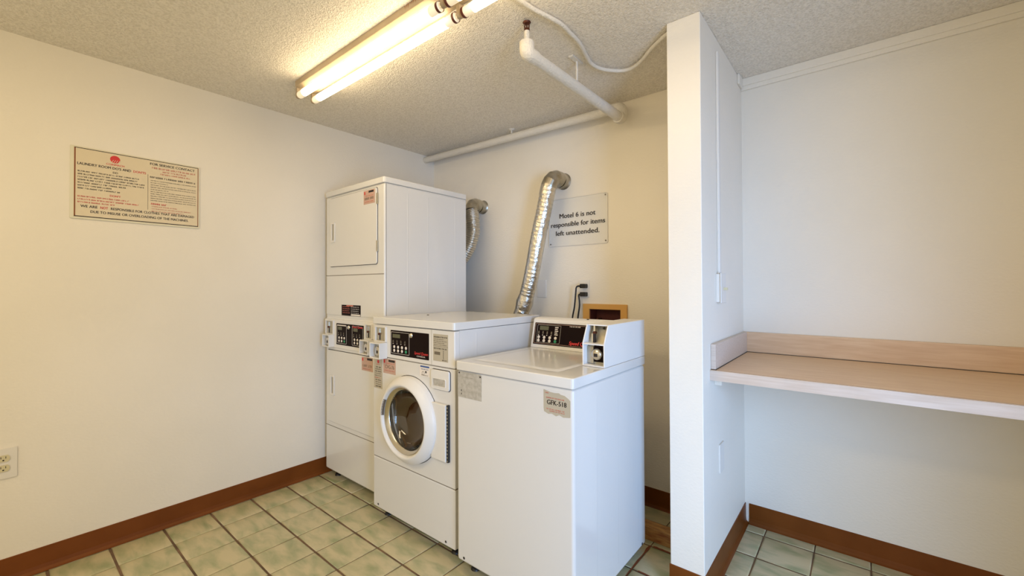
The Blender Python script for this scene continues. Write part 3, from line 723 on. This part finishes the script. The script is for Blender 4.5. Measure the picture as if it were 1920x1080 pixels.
dA = duct('exhaust_duct', (-1.568, YB, 2.015), [(-1.600, 2.335, 1.960), (-1.612, 2.330, 1.90), (-1.636, 2.325, 1.79), (-1.676, 2.32, 1.63), (-1.738, 2.32, 1.36), (-1.793, 2.32, 1.19), (-1.855, 2.30, .98), (-1.93, 2.27, .55), (-1.99, 2.24, .30)],
     .051, (.026, .0022, True, .0006), 'long foil dryer duct running down beside the unattended-items sign', MT['foil'], .052)
b = MB(); b.tube([(-1.778, 2.32, 1.235), (-1.793, 2.32, 1.19), (-1.808, 2.315, 1.14)], [.052, .060, .053], 24); b.build('foil_tape', MT['foil'], dA)
b = MB(); b.tube([(-1.668, 2.322, 1.66), (-1.683, 2.32, 1.60), (-1.699, 2.32, 1.53)], [.0515, .0525, .0515], 24); b.build('foil_tape', MT['foil'], dA)
b = MB(); b.tube([(-1.601, 2.335, 1.965), (-1.613, 2.33, 1.905)], [.0525, .0525], 24); b.build('foil_tape', MT['foil'], dA)
duct('exhaust_duct', (-2.325, YB, 1.930), [(-2.318, 2.335, 1.885), (-2.300, 2.33, 1.80), (-2.298, 2.33, 1.71), (-2.345, 2.32, 1.58), (-2.44, 2.29, 1.46), (-2.50, 2.26, 1.33), (-2.52, 2.26, 1.2)],
     .048, (.016, .005, False, 0), 'short ribbed metal duct curving down behind the stacked dryer tower', MT['foil'], .050)

# ------------------------------------------------------------------ signs
XS = XL
sg = thing('notice_sign', (XS, .486, 1.63), 'cream laundry rules notice board with red and black print on the left wall', 'sign')
fs_ = fr_left(XS)
b = MB(); b.rrect(fs_, .226, .742, 1.634, 1.986, 0, .006, .004); b.build('backing', MT['signrim'], sg, bevel=.001)
f6 = fr_left(XS+.006)
fc = MB().fbox(f6, .238, .738, 1.642, 1.981, 0, .001).build('face', MT['signboard'], sg)
b = MB(); t = .003
for (u0, u1, v0, v1) in ((.240, .735, 1.976, 1.979), (.240, .735, 1.644, 1.648), (.240, .2445, 1.644, 1.979), (.732, .735, 1.644, 1.979)):
    b.fbox(f6, u0, u1, v0, v1, .001, .0015, MT['ink'] if u1-u0 > .1 else MT['rust'])
ww = .0018
b.lathe([(.0001, ww), (.019, ww)], lambda u, v, w_: f6(.385+u, 1.948+v, w_), 28, MT['red'])
for k in range(4):
    x = .370+k*.008; b.add([f6(x, 1.929, .0021), f6(x+.0022, 1.929, .0021), f6(x+.010, 1.945, .0021), f6(x+.008, 1.945, .0021)], [(0, 1, 2, 3)], MT['signboard'])
b.textfit('COINMACH', f6, .352, .420, 1.920, .0125, MT['red'], ww, .0002)
def T(s_, u, v, sz, mt_, xs=1, al='CENTER', bo=.0003): b.text(s_, f6, u, v, sz, MT[mt_], ww, xs, al, bo)
b.textfit("LAUNDRY ROOM DO'S AND", f6, .250, .446, 1.902, .0175, MT['ink'], ww, .0004); b.textfit("DON'TS", f6, .455, .505, 1.902, .0165, MT['red'], ww, .0003)
T('DO', .386, 1.880, .013, 'ink')
ends = [.478, .476, .504, .505, .426, .380, .408]
for k in range(7): b.scrib(f6, .252, ends[k], 1.866-k*.0138, .0078, MT['ink'], ww)
T("DON'T", .386, 1.761, .013, 'red')
for k, e_ in enumerate((.44, .48, .385)): b.scrib(f6, .252, e_, 1.744-k*.014, .0078, MT['red'], ww)
b.textfit('WE ARE', f6, .262, .322, 1.696, .0175, MT['ink'], ww, .0004); b.textfit('NOT', f6, .332, .360, 1.696, .0175, MT['red'], ww, .0004)
b.textfit('RESPONSIBLE FOR CLOTHES THAT ARE DAMAGED', f6, .370, .716, 1.696, .0175, MT['ink'], ww, .0004)
b.textfit('DUE TO MISUSE OR OVERLOADING OF THE MACHINES.', f6, .297, .690, 1.672, .0175, MT['ink'], ww, .0004)
b.fbox(f6, .513, .5145, 1.712, 1.90, .001, .0015, MT['inkgrey'])
b.textfit('FOR SERVICE CONTACT', f6, .522, .718, 1.958, .0175, MT['ink'], ww, .0004)
b.scrib(f6, .530, .725, 1.939, .011, MT['redsoft'], ww); b.scrib(f6, .575, .68, 1.924, .009, MT['redsoft'], ww); b.scrib(f6, .565, .70, 1.910, .009, MT['redsoft'], ww)
b.scrib(f6, .522, .722, 1.888, .011, MT['ink'], ww)
for k in range(10): b.scrib(f6, .525, .725 if k not in (1, 4) else .60, 1.870-k*.0118, .0052, MT['inkgrey'], ww)
b.scrib(f6, .527, .595, 1.746, .011, MT['red'], ww)
for k, e_ in enumerate((.64, .70, .67)): b.scrib(f6, .530, e_, 1.732-k*.0125, .0055, MT['redsoft'], ww)
b.build('printing', None, fc)

ss = thing('acrylic_sign', (-1.465, YB, 1.573), 'clear acrylic sign with black serif lettering on the wall above the top-loader', 'sign')
fb = fr_front(YB)
b = MB(); b.rrect(fb, -1.690, -1.240, 1.573, 1.897, .002, .006, .012); pl = b.build('plate', MT['acrylic'], ss)
b = MB(); seam_loop(b, fb, -1.689, -1.241, 1.574, 1.896, .012, .002, .001, .0066, MT['plate']); b.build('plate_edge', None, ss)
b = MB()
def ST(s_, v, wid):
    f_ = .0455; b0 = MB(); b0.text(s_, fb, 0, v, f_, MT['ink'], .0068, 1, 'CENTER', .0003)
    xs_ = [p_[0] for p_ in b0.v]; k = wid/(max(xs_)-min(xs_)); b.text(s_, fb, -1.466, v, f_, MT['ink'], .0068, k, 'CENTER', .0011)
ST('Motel 6 is not', 1.777, .275); ST('responsible for items', 1.719, .413); ST('left unattended.', 1.660, .332)
b.build('lettering', None, ss)
b = MB()
for (u, v) in ((-1.675, 1.590), (-1.255, 1.590), (-1.255, 1.882), (-1.675, 1.882)): MB().lathe([(.0001, .009), (.004, .009), (.005, .006)], fr_at((u, YB, v), None), 10).build('screw', MT['inkgrey'], ss)

# ------------------------------------------------------------------ washer valve box set into the back wall
vx = thing('washer_valve_box', (-1.265, YB, .98), 'orange-brown recessed water valve box in the wall behind the top-loader', 'valve box')
b = MB(); fo = [(-1.418, .98), (-1.112, .98), (-1.112, 1.184), (-1.418, 1.184)]; fi = [(vb[0], vb[2]), (vb[1], vb[2]), (vb[1], vb[3]), (vb[0], vb[3])]
b.ring(fo, fi, 0, .014, fb); b.build('frame', MT['oak'], vx, bevel=.002)
b = MB(); x0, x1, z0, z1 = vb
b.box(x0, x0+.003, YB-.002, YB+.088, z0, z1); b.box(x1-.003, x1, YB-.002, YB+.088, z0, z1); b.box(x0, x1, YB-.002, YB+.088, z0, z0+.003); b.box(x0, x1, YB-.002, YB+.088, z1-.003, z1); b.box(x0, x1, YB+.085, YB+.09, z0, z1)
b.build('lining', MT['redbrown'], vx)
b = MB(); b.tube([(-1.32, YB+.05, z0), (-1.32, YB+.05, 1.09)], .010, 12); b.tube([(-1.32, YB+.05, 1.085), (-1.32, YB-.0, 1.085)], .008, 12); b.build('valve', MT['brass'], vx); b = MB(); b.tube([(-1.22, YB+.05, z0), (-1.22, YB+.05, 1.07)], .010, 12)
b.build('valve', MT['brass'], vx)
# outlet with two black plugs
ou = thing('wall_outlet', (-1.412, YB, 1.225), 'white outlet plate with two black plugs above the top-loader console', 'outlet')
b = MB(); b.rrect(fb, -1.450, -1.374, 1.226, 1.342, 0, .005, .004); b.build('cover_plate', MT['plate'], ou, bevel=.001)
b = MB()
for v in (1.264, 1.302): MB().rrect(fb, -1.428, -1.396, v-.014, v+.014, .005, .007, .010).build('receptacle', MT['plate'], ou)
for k, (v, dx) in enumerate(((1.300, 0), (1.246, .006))):
    b = MB()
    b.rrect(fb, -1.426, -1.386, v-.014, v+.014, .007, .040, .006)
    yc = YB-(.060, .034)[k]; P = catmull([(-1.418, YB-.03, v), (-1.436, yc, v-.005), (-1.444+.012*k, yc, v-.045), (-1.454+.022*k, yc, 1.165), (-1.470+.026*k, yc, 1.09), (-1.475+.026*k, yc, 1.0), (-1.47+.026*k, yc, .72)], 6)
    b.tube(P, .0055, 8)
    tag(b.build('power_cord', MT['blackrub'], None, bevel=0), ['black power cord plugged into the upper socket behind the top-loader', 'black power cord plugged into the lower socket behind the top-loader'][k], 'cord', 'black cords behind the washer')
b = MB(); b.rrect(fb, -1.795, -1.718, 1.222, 1.345, 0, .006, .004)
o = b.build('wall_plate', MT['plate'], None, bevel=.001); tag(o, 'small painted wall plate half hidden behind the long foil duct', 'wall plate')
# left wall outlet
ol = thing('wall_outlet', (XL, .032, .46), 'painted double outlet with ivory sockets low on the left wall', 'outlet')
b = MB(); b.rrect(fs_, -.008, .071, .460, .592, 0, .006, .003); b.build('cover_plate', MT['plate'], ol, bevel=.001)
for v in (.549, .506):
    b = MB(); b.poly([(.0305+.019*math.cos(R(a)), v+max(-.0145, min(.0145, .019*math.sin(R(a))))) for a in range(0, 360, 12)], .006, .009, fs_); rc = b.build('receptacle', MT['ivory'], ol)
    b = MB(); b.fbox(fs_, .0225, .0245, v, v+.009, .009, .0094); b.fbox(fs_, .0365, .0385, v, v+.009, .009, .0094); b.poly([(.0305+.003*math.cos(R(a)), v-.007+.003*math.sin(R(a))) for a in range(0, 360, 30)], .009, .0094, fs_); b.build('slot', MT['ink'], rc)

# ------------------------------------------------------------------ alcove: counter, switch, plate
ZT = .937; CF = 1.955
ct = thing('wall_counter', (.5, YA, .88), 'wood-laminate folding counter with backsplash fixed across the alcove', 'counter')
b = MB(); b.box(DX1, AX-.001, CF+.002, YA, .905, ZT); b.build('countertop', MT['laminate'], ct)
b = MB(); b.box(DX1-.0+.0, AX-.001, CF-.004, CF+.002, .893, ZT-.001); b.build('front_edge', MT['lamedge'], ct, bevel=.0008)
b = MB(); b.box(DX1, AX-.001, YA-.019, YA, ZT+.0022, 1.046); b.build('backsplash', MT['laminate'], ct, bevel=.001)
b = MB(); b.box(DX1+.001, DX1+.020, CF+.012, YA-.019, ZT+.0022, 1.046); b.build('side_splash', MT['lamedge'], ct, bevel=.001)
b = MB(); b.box(DX1+.001, AX-.001, CF+.0023, CF+.004, ZT-.0008, ZT+.0003); b.box(DX1+.02, AX-.001, YA-.0215, YA-.0185, ZT, ZT+.0018); b.box(DX1+.0195, DX1+.022, CF+.01, YA-.02, ZT, ZT+.0026); b.box(DX1+.001, DX1+.020, CF+.012, CF+.02, ZT, ZT+.0026)
b.build('joint_line', MT['seam'], ct)
b = MB(); b.box(DX1+.0005, DX1+.03, 2.02, 2.06, .862, .9045); b.box(DX1+.0005, DX1+.02, 2.061, YA-.02, .872, .9045); b.box(DX1, AX-.001, YA-.02, YA, .865, .905); b.build('support_cleat', MT['wall'], ct, bevel=.001)

frd = lambda u, v, w_: (DX1+w_, u, v)
sw = thing('light_switch', (DX1, 2.09, 1.22), 'white surface-mounted switch box with raceway on the right face of the divider wall', 'light switch')
b = MB(); b.fbox(frd, 2.062, 2.142, 1.224, 1.352, 0, .018); b.build('box', MT['plate'], sw, bevel=.002)
b = MB(); b.fbox(frd, 2.058, 2.146, 1.220, 1.356, .0185, .0235); b.build('cover_plate', MT['plate'], sw, bevel=.002)
b = MB(); b.fbox(frd, 2.097, 2.107, 1.278, 1.290, .0235, .040); b.build('toggle', MT['ivory'], sw, bevel=.001)
b = MB(); b.fbox(frd, 2.086, 2.116, 1.352, 2.37, 0, .012); b.build('raceway', MT['plate'], sw, bevel=.003)
lp = MB().rrect(frd, 2.085, 2.160, .448, .578, 0, .006, .004).build('wall_plate', MT['plate'], None, bevel=.001)
tag(lp, 'painted wall plate low on the divider wall under the counter', 'wall plate')

# ------------------------------------------------------------------ loose board behind the washer
b = MB(); b.box(-1.30, DX0-.004, 2.130, 2.200, .0, .066)
tag(b.build('wooden_board', MT['board'], None, bevel=.003), 'orange stained wooden board lying on the floor behind the top-loader', 'board')
